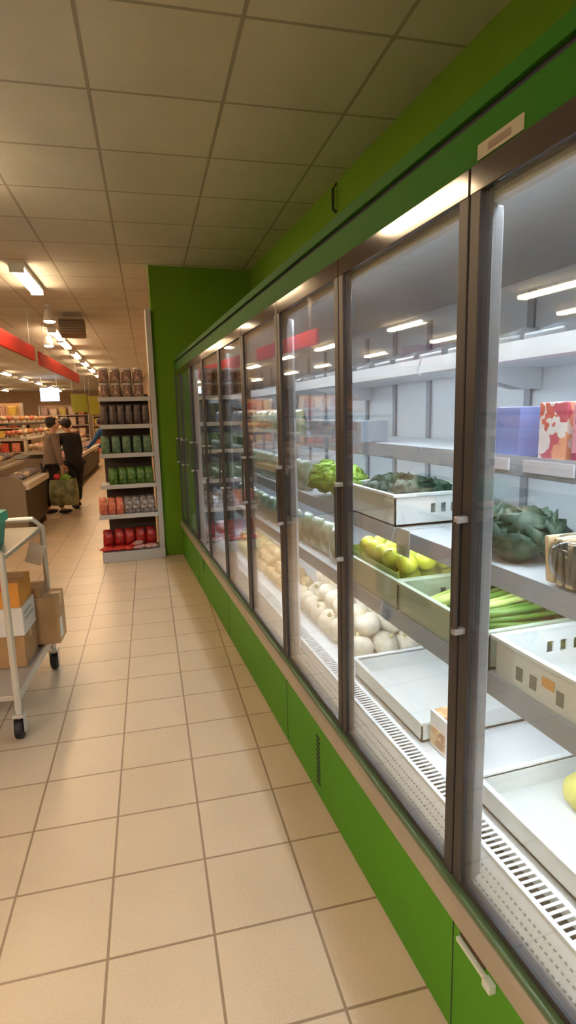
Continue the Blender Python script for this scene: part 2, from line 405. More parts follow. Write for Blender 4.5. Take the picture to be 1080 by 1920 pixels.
# fill light panels added out of view behind the camera
PANM = mat('fill_panel_glow', (255, 246, 232), 0.5, emit=FILL_PANEL)
for i, (x, y) in enumerate([(-1.5, -1.6), (-3.3, -.9)]):
    t = thing('fill_panel', 'unseen square fill light added in the ceiling behind the camera, %s' % ('nearer the aisle', 'farther left')[i], 'lamp', (x, y, CH - .01))
    MB().box(x - .36, x + .36, y - .36, y + .36, CH - .02, CH - .001, .003).build('panel_frame', WHITE, t)
    MB().box(x - .33, x + .33, y - .33, y + .33, CH - .026, CH - .02).build('diffuser', PANM, t)
# round spotlights
def make_spot(loc, label):
    t = thing('spotlight', label, 'lamp', loc); x, y, z = loc
    MB().lathe((x, y, 0), [(.05, CH), (.05, CH - .03), (.012, CH - .035), (.012, z + .17), (.055, z + .16), (.085, z + .04), (.085, z)]).build('housing', WHITE, t, smooth=False)
    MB().lathe((x, y, 0), [(.078, z + .003), (.078, z - .012), (.05, z - .022)]).build('lens', SPOT, t)
    return t
make_spot((-.70, 9.55, 3.12), 'small round spotlight hanging between the first and second tube lamps over the aisle')
make_spot((-.93, 12.0, 3.05), 'small round spotlight hanging left of the second tube lamp over the aisle')
# ceiling air unit
t = thing('air_unit', 'brown boxy air unit hanging from the ceiling right of the lamp row', 'air unit', (-.42, 10.4, 3.0))
AIRM = mat('air_unit_brown', (134, 112, 84), 0.6)
MB().box(-.62, -.22, 10.1, 10.7, 3.02, 3.26, .03).build('body', AIRM, t)
m = MB()
for i in range(5): m.box(-.6, -.24, 10.085, 10.102, 3.05 + i * .04, 3.065 + i * .04)
m.build('louvre', mat('air_unit_dark', (86, 70, 52), .6), t)
m = MB()
for x in (-.55, -.29): m.tube([(x, 10.4, 3.25), (x, 10.4, CH)], .01, 6)
m.build('hanger', ALU, t)

# ------------------------------------------------------------------ hanging signs
REDM = mat('sign_red', (196, 40, 28), 0.5)
def banner(name, p0, p1, z0, z1, m, label, thick=.04, trimm=None):
    p0, p1 = Vector((*p0, 0)), Vector((*p1, 0)); c = (p0 + p1) / 2; d = p1 - p0; L = d.length; a = math.atan2(d.y, d.x)
    t = thing(name, label, 'sign', (c.x, c.y, z0), 0)
    R = Matrix.Rotation(a, 4, 'Z')
    b = MB().box(c.x - L / 2, c.x + L / 2, c.y - thick / 2, c.y + thick / 2, z0, z1, .006)
    bmesh.ops.rotate(b.bm, verts=b.bm.verts[:], cent=c, matrix=R.to_3x3()); b.build('sign_board', m, t)
    b = MB()
    for s in (-.4, .4):
        q = c + d * s; b.tube([(q.x, q.y, z1 - .01), (q.x, q.y, CH)], .006, 6)
    b.build('hanger', ALU, t)
    if trimm:
        b = MB().box(c.x - L / 2 - .01, c.x + L / 2 + .01, c.y - thick / 2 - .01, c.y + thick / 2 + .01, z0 - .03, z0 + .01)
        bmesh.ops.rotate(b.bm, verts=b.bm.verts[:], cent=c, matrix=R.to_3x3()); b.build('sign_edge', trimm, t)
    return t
banner('hanging_sign', (-1.2, 7.45), (-1.0, 9.9), 2.58, 2.79, REDM, 'long red hanging sign nearest the camera, left of the first ceiling lamp')
banner('hanging_sign', (-1.02, 10.9), (-.62, 16.4), 2.60, 2.83, REDM, 'second long red hanging sign, farther along over the produce stands')
YG = mat('sign_yellow_green', (156, 150, 40), 0.5)
banner('hanging_sign', (-1.35, 26.2), (-.72, 26.4), 1.95, 2.72, YG, 'left yellow-green sign board hanging over the far shelves')
banner('hanging_sign', (-.66, 26.0), (-.15, 26.1), 1.85, 2.62, YG, 'right yellow-green sign board hanging beside the tall shelf unit')
banner('hanging_sign', (-2.46, 25.4), (-1.76, 25.5), 2.42, 2.94, mat('sign_blue_lit', (190, 222, 255), 0.4, emit=1.3), 'pale blue lit sign hanging at the far end of the hall')
banner('hanging_sign', (-5.0, 8.4), (-4.2, 7.6), 2.45, 2.85, YG, 'yellow-green sign board left of the frame, mirrored in the nearest door')
banner('hanging_sign', (-4.1, 9.0), (-3.5, 9.4), 2.45, 2.80, REDM, 'red sign board left of the frame, mirrored in the nearest door')

# ------------------------------------------------------------------ end-of-aisle shelf unit
EY, EX0, EX1 = 6.90, -.16, .50
gu = thing('shelf_unit', 'grey metal shelf unit stocked with groceries beside the green wall end', 'shelf unit', (.17, 7.1, 0))
MB().box(EX0, .565, EY - .02, 7.30, 0.0, .115, .006).build('plinth', GONDOLA, gu)
MB().box(.505, .565, EY + .01, 7.07, 0.11, 2.88, .004).build('side_post', GONDOLA, gu)
MB().box(EX0 + .10, .50, 7.285, 7.30, 0.11, 1.95).build('back_panel', BACKP, gu)
GSH = [(.555, .0), (.905, .05), (1.265, .07), (1.595, .09), (1.905, .09)]
for z, inset in GSH:
    s = MB().box(EX0 + inset * .9, .505, EY - .0 + inset * .3, 7.29, z - .03, z, .003).build('shelf', GONDOLA, gu)
    MB().box(EX0 + inset * .9, .505, EY - .012 + inset * .3, EY + inset * .3, z - .042, z + .006, .002).build('price_rail', mat('gondola_rail', (184, 180, 176), .4), s)
def pkg_bag(name, m, w, d, h, seed, label, cat, group, loc, film=None):
    """upright pillow bag with crimped top"""
    t = bmesh.new(); nx, nz = 6, 8; b = MB()
    rnd = random.Random(seed); rings = []
    for j in range(nz + 1):
        v = j / nz; z = h * v; wd = w * (1 - .12 * v * v + .06 * math.sin(PI * v)); dp = d * max(.06, math.sin(PI * min(.97, v * .86 + .12)) ** .6)
        ring = []
        for k in range(14):
            a = 2 * PI * k / 14; cx, sy = math.cos(a), math.sin(a)
            x = wd / 2 * math.copysign(abs(cx) ** .6, cx); y = dp / 2 * math.copysign(abs(sy) ** .8, sy)
            ring.append(b.bm.verts.new((x + rnd.uniform(-.02, .02) * w, y + rnd.uniform(-.03, .03) * d, z)))
        rings.append(ring)
    for a, c in zip(rings, rings[1:]):
        for k in range(14): b.bm.faces.new((a[k], a[(k + 1) % 14], c[(k + 1) % 14], c[k]))
    b.bm.faces.new(rings[0][::-1]); b.bm.faces.new(rings[-1]); t.free()
    o = b.build(name, m, smooth=True); o.location = loc; return tag(o, label, cat, group)
# jars: two tiers of four on the top shelf
def make_jar(loc, label, group, body, lid):
    t = thing('jar', label, 'jar', loc, 0, group); x, y, z = loc
    MB().lathe((x, y, z), [(.052, 0), (.056, .01), (.056, .12), (.045, .138)]).build('glass_body', body, t, smooth=True)
    MB().lathe((x, y, z + .136), [(.049, 0), (.05, .022), (.046, .026)]).build('lid', lid, t, smooth=True)
    return t
JB = mat('jar_contents', (184, 150, 126), .3, rgb2=(120, 78, 58), nscale=30); JL = mat('jar_lid', (196, 184, 176), .4)
j0 = None
for tier in (0, 1):
    for row in (0, 1):
        for i in range(4):
            loc = (.0 + i * .127, EY + .10 + row * .15, 1.906 + tier * .166)
            g = 'jars on the top shelf'
            lab = ('brown jar on the top shelf, %s row, %s tier, %s from left' % (('front', 'back')[row], ('lower', 'upper')[tier], ORD[i]))
            if j0 is None: j0 = make_jar(loc, lab, g, JB, JL)
            else: dup(j0, loc, label=lab, group=g)
# packets in rows on the shelves
def rowgoods(first, xs, ys, z, lab, group, jit=.006):
    """first: object already at (xs[0], ys[0]); copies at the other places"""
    n = 0
    for r, y in enumerate(ys):
        for i, x in enumerate(xs):
            loc = (x + random.uniform(-jit, jit), y + random.uniform(-jit, jit), z)
            l = lab % (ORD[i], ('front', 'middle', 'back')[r] if len(ys) > 1 else 'front')
            if n == 0: first.location = loc; tag(first, l, None, group)
            else: dup(first, loc, rz=random.uniform(-.12, .12), label=l, group=group)
            n += 1
def xs_(a, c, n): return [a + (c - a) * i / (n - 1) for i in range(n)]
p = pkg_bag('coffee_packet', mat('packet_greybrown', (112, 92, 84), .35, rgb2=(70, 54, 50), nscale=25), .085, .07, .23, 1, 'x', 'packet', 'g', (0, 0, 0))
rowgoods(p, xs_(-.02, .445, 6), [EY + .10, EY + .22], 1.596, 'grey-brown packet on the second shelf down, %s from left, %s row', 'grey-brown packets')
p = pkg_bag('tea_packet', mat('packet_pale_green', (120, 142, 108), .35, rgb2=(78, 104, 74), nscale=22), .095, .07, .20, 2, 'x', 'packet', 'g', (0, 0, 0))
rowgoods(p, xs_(-.03, .44, 5), [EY + .10, EY + .22], 1.266, 'pale green packet on the third shelf down, %s from left, %s row', 'pale green packets')
p = pkg_bag('vegetable_bag', mat('packet_bright_green', (104, 140, 56), .35, rgb2=(52, 84, 30), nscale=24), .10, .09, .19, 3, 'x', 'bag', 'g', (0, 0, 0))
rowgoods(p, xs_(.03, .44, 5), [EY + .10, EY + .22], .906, 'bright green bag on the fourth shelf down, %s from left, %s row', 'bright green bags')
p = pkg_bag('clear_bag', mat('clear_bag_film', (172, 164, 158), .2, rgb2=(96, 78, 70), nscale=26), .10, .09, .19, 4, 'x', 'bag', 'g', (0, 0, 0))
rowgoods(p, xs_(.17, .44, 4), [EY + .10, EY + .22], .556, 'clear greyish bag on the fifth shelf down, %s from left, %s row', 'clear greyish bags')
p = pkg_bag('snack_bag', mat('snack_orange', (224, 142, 110), .3, rgb2=(196, 84, 58), nscale=26), .085, .08, .19, 5, 'x', 'bag', 'g', (0, 0, 0))
rowgoods(p, xs_(-.11, .08, 3), [EY + .09, EY + .21], .556, 'orange-pink snack bag on the fifth shelf, %s from left, %s row', 'orange-pink snack bags')
p = pkg_bag('sweet_bag', mat('sweet_red', (190, 32, 26), .3, rgb2=(110, 14, 16), nscale=20), .12, .11, .24, 6, 'x', 'bag', 'g', (0, 0, 0))
rowgoods(p, xs_(-.08, .42, 5), [EY + .20], .117, 'upright red bag at the back of the bottom shelf, %s from the left, %s row', 'red bags on the bottom shelf')
def lying_bag(name, m, loc, rz, label, cat, group, L=.17, W=.11, H=.05, seed=0):
    b = MB().blob((0, 0, H / 2), L / 2, W / 2, H / 2, 3, .08, seed, 3.5)
    b.box(-L / 2 - .012, -L / 2 + .02, -W * .36, W * .36, H * .42, H * .5); b.box(L / 2 - .02, L / 2 + .012, -W * .36, W * .36, H * .42, H * .5)
    o = b.build(name, m, smooth=True); o.location = loc; o.rotation_euler = (0, 0, rz); return tag(o, label, cat, group)
RED2 = mat('packet_red', (206, 52, 36), .3, noise=.3, nscale=20); WHT2 = mat('packet_white', (214, 196, 188), .3, rgb2=(178, 96, 88), nscale=18)
for i, (x, m_, c_) in enumerate([(-.10, RED2, 'red'), (.03, RED2, 'red'), (.16, RED2, 'red'), (.27, WHT2, 'white'), (.40, WHT2, 'white')]):
    lying_bag('sweet_bag', m_, (x, EY + .065, .117), .5 + random.uniform(-.3, .3), '%s packet lying at the front of the bottom shelf, %s from the left' % (c_, ORD[i]), 'packet', 'packets lying on the bottom shelf', .16, .10, .06, i)
lying_bag('sweet_bag', WHT2, (.25, EY + .07, .17), .9, 'white packet lying on top of another at the bottom shelf front', 'packet', 'packets lying on the bottom shelf', .15, .09, .05, 9)

# ------------------------------------------------------------------ goods inside the refrigerator
def crate(name, x0, x1, y0, y1, z, h, m, label, group=None, slots=True, cat='crate'):
    """open plastic crate; walls flare a little, rim on top, slots in the walls"""
    cx, cy = (x0 + x1) / 2, (y0 + y1) / 2
    t = thing(name, label, cat, (cx, cy, z), 0, group); th = .006
    MB().box(x0, x1, y0, y1, z, z + .008).build('crate_floor', m, t)
    b = MB()
    def wall(a0, a1, fixed, along, sgn):
        n = max(3, int((a1 - a0) / .022)); st = (a1 - a0) / n
        hs0, hs1 = h * .38, h * .68
        def bx(u0, u1, v0, v1):
            if along == 'y': b.box(fixed - th / 2, fixed + th / 2, u0, u1, z + v0, z + v1)
            else: b.box(u0, u1, fixed - th / 2, fixed + th / 2, z + v0, z + v1)
        if not slots: bx(a0, a1, 0, h); return
        bx(a0, a1, 0, hs0); bx(a0, a1, hs1, h)
        for i in range(n):
            if i % 2 == 0 or i < n * .3 or i > n * .72: bx(a0 + i * st, a0 + (i + 1) * st, hs0, hs1)
        if n % 2 == 0: bx(a1 - st * .4, a1, hs0, hs1)
    b.box(x0, x0 + th, y0, y1, z, z + h).box(x1 - th, x1, y0, y1, z, z + h); wall(x0, x1, y0 + th / 2, 'x', -1); wall(x0, x1, y1 - th / 2, 'x', 1)
    b.build('crate_wall', m, t)
    r = MB(); e = .012
    r.box(x0 - e, x0 + th, y0 - e, y1 + e, z + h - .006, z + h + .006, .002).box(x1 - th, x1 + e, y0 - e, y1 + e, z + h - .006, z + h + .006, .002)
    r.box(x0, x1, y0 - e, y0 + th, z + h - .006, z + h + .006, .002).box(x0, x1, y1 - th, y1 + e, z + h - .006, z + h + .006, .002)
    r.build('rim', m, t)
    return t
WPL = mat('white_plastic', (222, 224, 222), .4); GPL = mat('greenish_plastic', (176, 188, 166), .4)
c1 = crate('produce_crate', .962, 1.40, 1.80, 2.28, .957, .11, GPL, 'pale greenish crate full of yellow-green lemons on the lowest shelf')
c2 = crate('produce_crate', .962, 1.40, 1.27, 1.775, .957, .11, GPL, 'pale greenish crate of celery and leafy greens behind the thick door post')
c3 = crate('produce_crate', .962, 1.40, .74, 1.235, .957, .11, WPL, 'white crate nearest the camera on the lowest shelf of the refrigerator')
MB().box(.9585, .9605, 1.02, 1.06, 1.01, 1.035).build('sticker', mat('sticker_orange', (222, 168, 96), .6), c3)
m = MB()
for y in (.99, 1.08, 1.13): m.box(.9585, .9605, y, y + .022, .985, 1.02)
m.build('print', mat('crate_print', (120, 124, 118), .7), c3)
# liner inside the lemon crate
MB().box(.972, .975, 1.81, 2.27, 0.97, 1.09).box(.972, 1.39, 2.265, 2.268, .97, 1.10).build('liner', mat('green_liner', (120, 150, 60), .4), c1)
def make_lemon():
    t = thing('lemon', 'x', 'lemon', (0, 0, 0))
    o = MB(); o.lathe((0, 0, 0), [(.004, -.044), (.014, -.040), (.033, -.025), (.040, 0), (.034, .025), (.016, .039), (.006, .045)], 14)
    o.build('fruit', mat('lemon_skin', (196, 190, 52), .45, rgb2=(164, 174, 52), nscale=12, bump=.1), t, smooth=True)
    MB().lathe((0, 0, .043), [(.005, 0), (.003, .004)], 8).build('stem_end', mat('stem_brown', (110, 100, 50), .7), t)
    return t
l0 = make_lemon(); n = 0
for layer in range(3):
    for i in range(6 - (layer > 1)):
        for j in range(5 - (layer > 1)):
            if random.random() < .12 and layer: continue
            loc = (1.02 + j * .083 + (layer % 2) * .035 + random.uniform(-.008, .008), 1.85 + i * .083 + (layer % 2) * .035 + random.uniform(-.008, .008), 1.003 + layer * .056)
            if loc[0] > 1.365 or loc[1] > 2.25: continue
            o = l0 if n == 0 else dup(l0, loc); n += 1
            o.location = loc; o.rotation_euler = (random.uniform(0, 6), random.uniform(0, 6), random.uniform(0, 6))
            tag(o, 'yellow-green lemon heaped in the pale crate on the lowest shelf', 'lemon', 'lemons in the crate')
# celery bunches
def make_celery(loc, rz, label, dark=False, group='celery bunches', tilt=0):
    t = thing('celery', label, 'vegetable', loc, rz, group)
    rnd = random.Random(int(loc[1] * 1000)); m = MB()
    for k in range(9):
        a = 2 * PI * k / 9; r = .022 + .012 * (k % 2)
        m.tube([(loc[0] - .15, loc[1] + r * math.cos(a) * .6, loc[2] + .03 + r * math.sin(a) * .6), (loc[0], loc[1] + r * math.cos(a), loc[2] + .032 + r * math.sin(a)), (loc[0] + .14, loc[1] + 1.5 * r * math.cos(a), loc[2] + .04 + 1.3 * r * math.sin(a))], [.010, .009, .006], 7)
    m.build('stalks', mat('celery_dark', (96, 132, 48), .5) if dark else mat('celery_pale', (188, 206, 118), .5), t, smooth=True)
    m = MB()
    for k in range(26):
        c = (loc[0] + .13 + rnd.uniform(-.02, .07), loc[1] + rnd.uniform(-.05, .05), loc[2] + .04 + rnd.uniform(-.02, .04))
        m.blob(c, .022, .02, .006, 1, .2, k, 3, Matrix.Rotation(rnd.uniform(-1, 1), 4, 'X') @ Matrix.Rotation(rnd.uniform(0, 6), 4, 'Z'))
    m.build('leaves', mat('celery_leaf', (84, 124, 40), .6, noise=.4, nscale=30), t, smooth=True)
    return t
for i, y in enumerate((1.70, 1.62, 1.55)): make_celery((1.13, y, .972 + .03 * (i % 2)), .25, 'pale celery bunch beside the lemon crate, %s from the lemons' % ORD[i])
for i, (x, y, z_) in enumerate(((1.14, 1.32, .972), (1.14, 1.38, .985), (1.14, 1.44, .972), (1.13, 1.35, 1.03), (1.12, 1.41, 1.035), (1.12, 1.48, 1.03))):
    make_celery((x, y, z_), .12 * (i % 3 - 1), '%s bunch right of the thick post, %s layer, %s from camera' % ('dark green celery' if i % 2 else 'light green celery', ('lower', 'upper')[i // 3], ORD[i % 3]), i % 2 == 1, 'celery right of the thick post')
# shelf three: white slotted crate with dark greens, price sign, cabbage, bread bag
c4 = crate('produce_crate', 1.02, 1.42, 1.93, 2.42, 1.237, .12, WPL, 'white slotted crate holding dark green leaves on the middle shelf')
def leafy(name, c, rx, ry, rz, m, label, cat='vegetable', group=None, nl=60, seed=1, leaf=.05):
    t = thing(name, label, cat, (c[0], c[1], c[2] - rz), 0, group); rnd = random.Random(seed)
    MB().blob(c, rx * .8, ry * .8, rz * .85, 2, .1, seed).build('heart', m, t, smooth=True)
    b = MB()
    for k in range(nl):
        u, v = rnd.uniform(0, 2 * PI), rnd.uniform(-.25, 1); s = math.sqrt(max(0, 1 - v * v))
        d = Vector((s * math.cos(u), s * math.sin(u), v)); p = Vector(c) + Vector((d.x * rx * .86, d.y * ry * .86, d.z * rz * .86))
        q = d.to_track_quat('Z', 'Y').to_matrix().to_4x4() @ Matrix.Rotation(rnd.uniform(-.7, .7), 4, 'X')
        b.blob(p, leaf, leaf * .7, leaf * .16, 1, .35, seed * 100 + k, 4, q)
    b.build('leaves', m, t, smooth=True); return t
DKG = mat('dark_leaf', (56, 78, 58), .6, noise=.35, nscale=26); LTG = mat('lettuce_leaf', (150, 182, 66), .6, rgb2=(108, 150, 46), nscale=22); MDG = mat('cabbage_leaf', (64, 84, 62), .55, noise=.3, nscale=16)
leafy('spinach_bunch', (1.20, 2.06, 1.335), .15, .11, .06, DKG, 'dark green leaf bunch at the near end of the white slotted crate', seed=3)
leafy('spinach_bunch', (1.20, 2.28, 1.335), .15, .11, .06, DKG, 'dark green leaf bunch at the far end of the white slotted crate', seed=4)
leafy('cabbage', (1.16, 1.39, 1.300), .11, .13, .064, MDG, 'dull green cabbage on the middle shelf right of the thick post', seed=5, leaf=.07)
for i, (x, y) in enumerate(((1.08, 2.50), (1.10, 2.67), (1.09, 2.84))):
    leafy('lettuce', (x, y, 1.33), .09, .085, .09, LTG, 'bright green lettuce on the middle shelf, %s from the second post' % ORD[i], group='lettuces on the middle shelf', seed=7 + i)
t = thing('price_sign', 'small grey price card holder hanging from the middle shelf edge', 'price sign', (.985, 1.78, 1.2))
MB().box(.972, .977, 1.735, 1.825, 1.165, 1.262, .002).build('card', mat('price_card', (176, 180, 172), .5), t)
MB().box(.968, .9725, 1.76, 1.80, 1.172, 1.205).build('print', mat('price_print', (138, 146, 116), .6), t)
# bread bag
t = thing('bread_bag', 'clear bag of brown and white sliced bread at the middle shelf edge', 'bread', (1.07, 1.04, 1.237))
SL = mat('bread_slice', (226, 206, 172), .8, rgb2=(206, 178, 136), nscale=20); CR = mat('bread_crust', (176, 122, 68), .7)
m, k_ = MB(), MB()
for i in range(9):
    y = .955 + i * .021
    m.box(1.018, 1.142, y, y + .013, 1.246, 1.362, .004, Matrix.Rotation(.12 * math.sin(i * 2.1), 4, 'X'))
    k_.box(1.022, 1.138, y + .013, y + .017, 1.246, 1.358, .004, Matrix.Rotation(.12 * math.sin(i * 2.1), 4, 'X'))
m.build('slices', SL, t); k_.build('crust', CR, t)
MB().blob((1.08, 1.045, 1.307), .085, .13, .075, 3, .05, 3, 5).build('film', FILM, t, smooth=True)
# shelf two: violet box, printed cartons, price strips
def carton(name, loc, sx, sy, sz, m, label, group=None, rz=0, flap=True):
    t = thing(name, label, 'carton', loc, rz, group); x, y, z = loc
    MB().box(x - sx / 2, x + sx / 2, y - sy / 2, y + sy / 2, z, z + sz, .003).build('box', m, t)
    if flap: MB().box(x - sx / 2 + .004, x + sx / 2 - .004, y - .002, y + .002, z + sz, z + sz + .002).build('seam', PALE, t)
    return t
carton('carton', (1.22, 1.50, 1.532), .16, .20, .145, mat('violet_card', (124, 134, 186), .45), 'plain violet-blue carton on the second shelf right of the thick post')
PR = blotch_mat('printed_pink', (226, 214, 214), [(226, 160, 130), (212, 108, 92), (226, 222, 220), (196, 92, 110)], 22)
carton('carton', (1.20, 1.26, 1.532), .14, .10, .155, PR, 'white and pink printed carton next to the violet box')
carton('carton', (1.20, 1.14, 1.532), .14, .10, .15, blotch_mat('printed_pink_red', (214, 150, 168), [(206, 60, 84), (226, 200, 204), (150, 60, 90)], 20), 'pink and red printed carton at the right edge of the picture')
for y0_, y1_, w_ in ((1.36, 1.56, 'violet box'), (1.12, 1.30, 'printed cartons')):
    tag(MB().box(1.0735, 1.079, y0_, y1_, 1.502, 1.535).build('price_strip', mat('price_strip_white', (214, 216, 230), .4), loc=(1.076, (y0_ + y1_) / 2, 1.5)), 'white paper price strip on the second shelf edge under the ' + w_, 'price strip')
# top shelf: plastic wrapped trays
PT = mat('wrapped_tray', (184, 190, 196), .22, rgb2=(150, 156, 162), nscale=10)
w0 = None
for k in range(16):
    y = .55 + k * .19
    lab = 'clear wrapped grey tray on the top shelf, %s from the camera' % (ORD[k] if k < 14 else ('fifteenth', 'sixteenth')[k - 14])
    if w0 is None:
        b = MB().box(-.11, .11, -.08, .08, 0, .035, .008); b.blob((0, 0, .035), .10, .075, .03, 2, .12, 2, 4)
        w0 = b.build('wrapped_tray', PT, smooth=False); tag(w0, lab, 'tray', 'wrapped trays on the top shelf'); o = w0
    else: o = dup(w0, (0, 0, 0), label=lab)
    o.location = (1.24, y, 1.846); o.rotation_euler = (0, 0, random.uniform(-.08, .08))
# deck: white trays
def tray(x0, x1, y0, y1, h, label): return crate('tray', x0, x1, y0, y1, .532, h, WPL, label, slots=False, cat='tray')
tray(.965, 1.45, .55, 1.30, .075, 'empty shallow white tray on the refrigerator floor nearest the camera')
tray(.965, 1.45, 1.62, 2.18, .075, 'empty shallow white tray on the refrigerator floor before the white vegetables')
o = MB().lathe((0, 0, 0), [(.006, -.085), (.035, -.07), (.062, -.03), (.066, .01), (.055, .05), (.025, .078), (.006, .086)], 18).build('melon', mat('melon_yellow', (206, 196, 104), .5, rgb2=(186, 172, 80), nscale=14), smooth=True)
o.location = (1.22, 1.13, .606); o.rotation_euler = (1.3, 0, .4); tag(o, 'pale yellow melon in the near white tray at the right picture edge', 'melon')
o = carton('carton', (1.05, 1.557, .532), .12, .10, .13, WHITE, 'small white carton with a brown food picture on the refrigerator floor', flap=False)
fp = blotch_mat('food_picture', (206, 158, 104), [(222, 196, 150), (176, 120, 74)], 30)
MB().box(.9875, .9898, 1.515, 1.60, .545, .61, .0).build('picture', fp, o)
MB().box(1.0, 1.10, 1.515, 1.60, .6615, .6635).build('picture', fp, o)
# white vegetables heaped on the deck
def make_bulb(name, m, stem, s, grp, seed):
    t = thing(name, 'x', 'vegetable', (0, 0, 0), 0, grp)
    MB().blob((0, 0, 0), s, s * .95, s * .82, 3, .06, seed, 5).build('head', m, t, smooth=True)
    MB().lathe((0, 0, s * .74), [(s * .22, 0), (s * .12, s * .14), (s * .08, s * .34)], 8).build('stem', stem, t, smooth=True)
    return t
CAUL = mat('cauliflower_white', (232, 222, 204), .7, rgb2=(214, 200, 176), nscale=30, bump=.25); STM = mat('stem_cream', (214, 198, 150), .7)
ONI = mat('onion_tan', (226, 202, 160), .5, rgb2=(206, 172, 118), nscale=10); PEA = mat('pale_yellow_root', (228, 212, 160), .5, rgb2=(210, 184, 120), nscale=10)
def heap(proto, x0, x1, y0, y1, z, s, layers, label, grp):
    n = 0
    for l in range(layers):
        st = s * 1.85; ny = int((y1 - y0) / st); nx = int((x1 - x0) / st) - l
        for i in range(ny):
            for j in range(nx):
                if l and random.random() < .2: continue
                loc = (x0 + s + l * s * .9 + j * st + random.uniform(-.1, .1) * s, y0 + s + i * st + (l % 2) * s * .8 + random.uniform(-.1, .1) * s, z + s * .8 + l * s * 1.35)
                o = proto if n == 0 else dup(proto, loc); n += 1
                o.location = loc; o.rotation_euler = (random.uniform(-.7, .7), random.uniform(-.7, .7), random.uniform(0, 6))
                tag(o, label, None, grp)
heap(make_bulb('cauliflower', CAUL, STM, .068, 'g', 1), .985, 1.42, 2.26, 3.30, .532, .068, 2, 'white cauliflower heaped on the refrigerator floor beyond the tray', 'cauliflowers on the refrigerator floor')
heap(make_bulb('onion', ONI, STM, .045, 'g', 2), .985, 1.30, 3.45, 4.15, .532, .045, 3, 'tan onion heaped on the refrigerator floor beyond the cauliflowers', 'onions on the refrigerator floor')
heap(make_bulb('turnip', PEA, STM, .05, 'g', 3), .985, 1.30, 4.22, 4.80, .532, .05, 2, 'pale yellow turnip heaped on the refrigerator floor beyond the onions', 'turnips on the refrigerator floor')
# farther shelves: bags, boxes and punnets
BAGG = mat('salad_bag', (176, 184, 180), .25, rgb2=(112, 132, 104), nscale=18)
BAGD = mat('grey_bag', (150, 152, 156), .25, rgb2=(92, 94, 98), nscale=18)
pb = pkg_bag('salad_bag', BAGG, .13, .08, .17, 11, 'x', 'bag', 'g', (0, 0, 0)); n = 0
SN = {1: 'second', 2: 'middle', 3: 'lowest', 0: 'top'}
for si, y0_, y1_ in ((1, 3.5, 4.8), (2, 3.05, 4.7), (3, 2.45, 3.3), (3, 3.45, 4.7)):
    z, xf = SHELVES[si]; nn = int((y1_ - y0_) / .15)
    for i in range(nn):
        loc = (xf + .08 + random.uniform(-.01, .02), y0_ + .07 + i * .15, z + .002)
        o = pb if n == 0 else dup(pb, loc); n += 1
        o.location = loc; o.rotation_euler = (0, 0, PI / 2 + random.uniform(-.2, .2)); tag(o, 'bagged salad in a clear grey-green bag on the %s shelf, beyond the fourth door' % SN[si] if y0_ > 3.3 else 'bagged salad in a clear grey-green bag on the %s shelf behind the third door' % SN[si], 'bag', 'salad bags on the %s shelf' % SN[si])
pb = pkg_bag('dairy_bag', BAGD, .12, .08, .18, 12, 'x', 'bag', 'g', (0, 0, 0)); n = 0
for si in (1, 2, 3):
    z, xf = SHELVES[si]
    for i in range(11):
        loc = (xf + .08 + random.uniform(-.01, .02), 4.92 + .15 * i, z + .002)
        o = pb if n == 0 else dup(pb, loc); n += 1
        o.location = loc; o.rotation_euler = (0, 0, PI / 2 + random.uniform(-.2, .2)); tag(o, 'dark grey packaged food on the %s shelf behind the farthest doors' % SN[si], 'bag', 'grey packages behind the farthest doors, %s shelf' % SN[si])
pb = None
PKP = mat('pink_pack', (206, 130, 116), .4, noise=.2, nscale=14)
for i in range(4):
    loc = (1.03, 4.95 + i * .2, .532); lab = 'salmon pink pack with white top on the refrigerator floor, %s beyond the turnips' % ORD[i]
    if pb is None:
        pb = thing('food_pack', lab, 'pack', loc, 0, 'pink packs'); MB().box(.965, 1.095, 4.87, 5.03, .532, .60, .006).build('tray', PKP, pb); MB().box(.97, 1.09, 4.875, 5.025, .60, .635, .01).build('lid', WHITE, pb)
    else: dup(pb, loc, label=lab)
pb = None
for i in range(6):
    loc = (1.04, 5.78 + (i % 3) * .17, .532 + (i // 3) * .16); lab = 'greyish white carton by the last door, %s stack, %s one' % (ORD[i % 3], ('lower', 'upper')[i // 3])
    if pb is None: pb = carton('carton', loc, .14, .15, .16, mat('carton_greywhite', (196, 194, 198), .5), lab, 'cartons by the last door')
    else: dup(pb, loc, label=lab)
pb = None
for i in range(7):
    loc = (1.2, 2.0 + i * .185, 1.532)
    lab = 'pale box on the second shelf, %s from the thin second post' % ORD[i]
    if i < 3: continue
    if pb is None: pb = carton('carton', loc, .14, .15, .1, mat('carton_cool_grey', (150, 156, 166), .5), lab, 'pale boxes on the second shelf')
    else: dup(pb, loc, label=lab)

# ------------------------------------------------------------------ trolley with boxes at the left
TR = mat('trolley_metal', (196, 192, 184), .35, metal=.5)
tx0, tx1, ty0, ty1 = -1.20, -.50, 3.13, 4.02
TRA = -.12
tr = thing('trolley', 'metal platform trolley loaded with boxes at the left edge of the aisle', 'trolley', (-.8355, 3.601, 0), TRA)
trw = worldloc(tr)
def tl(x, y, z): return (trw.x + x, trw.y + y, z)   # local x, y to world before the trolley's turn
hw, hl = .33, .435
def lbox(b, x0, x1, y0, y1, z0, z1, bev=0, rot=None): return b.box(trw.x + x0, trw.x + x1, trw.y + y0, trw.y + y1, z0, z1, bev, rot)
b = MB(); lbox(b, -hw, hw, -hl, hl, .215, .245, .006); b.build('platform', TR, tr)
for x_ in (hw, -hw - .012): b = MB(); lbox(b, x_ - .006, x_ + .012, -hl, hl, .205, .262, .004); b.build('edge_rail', TR, tr)
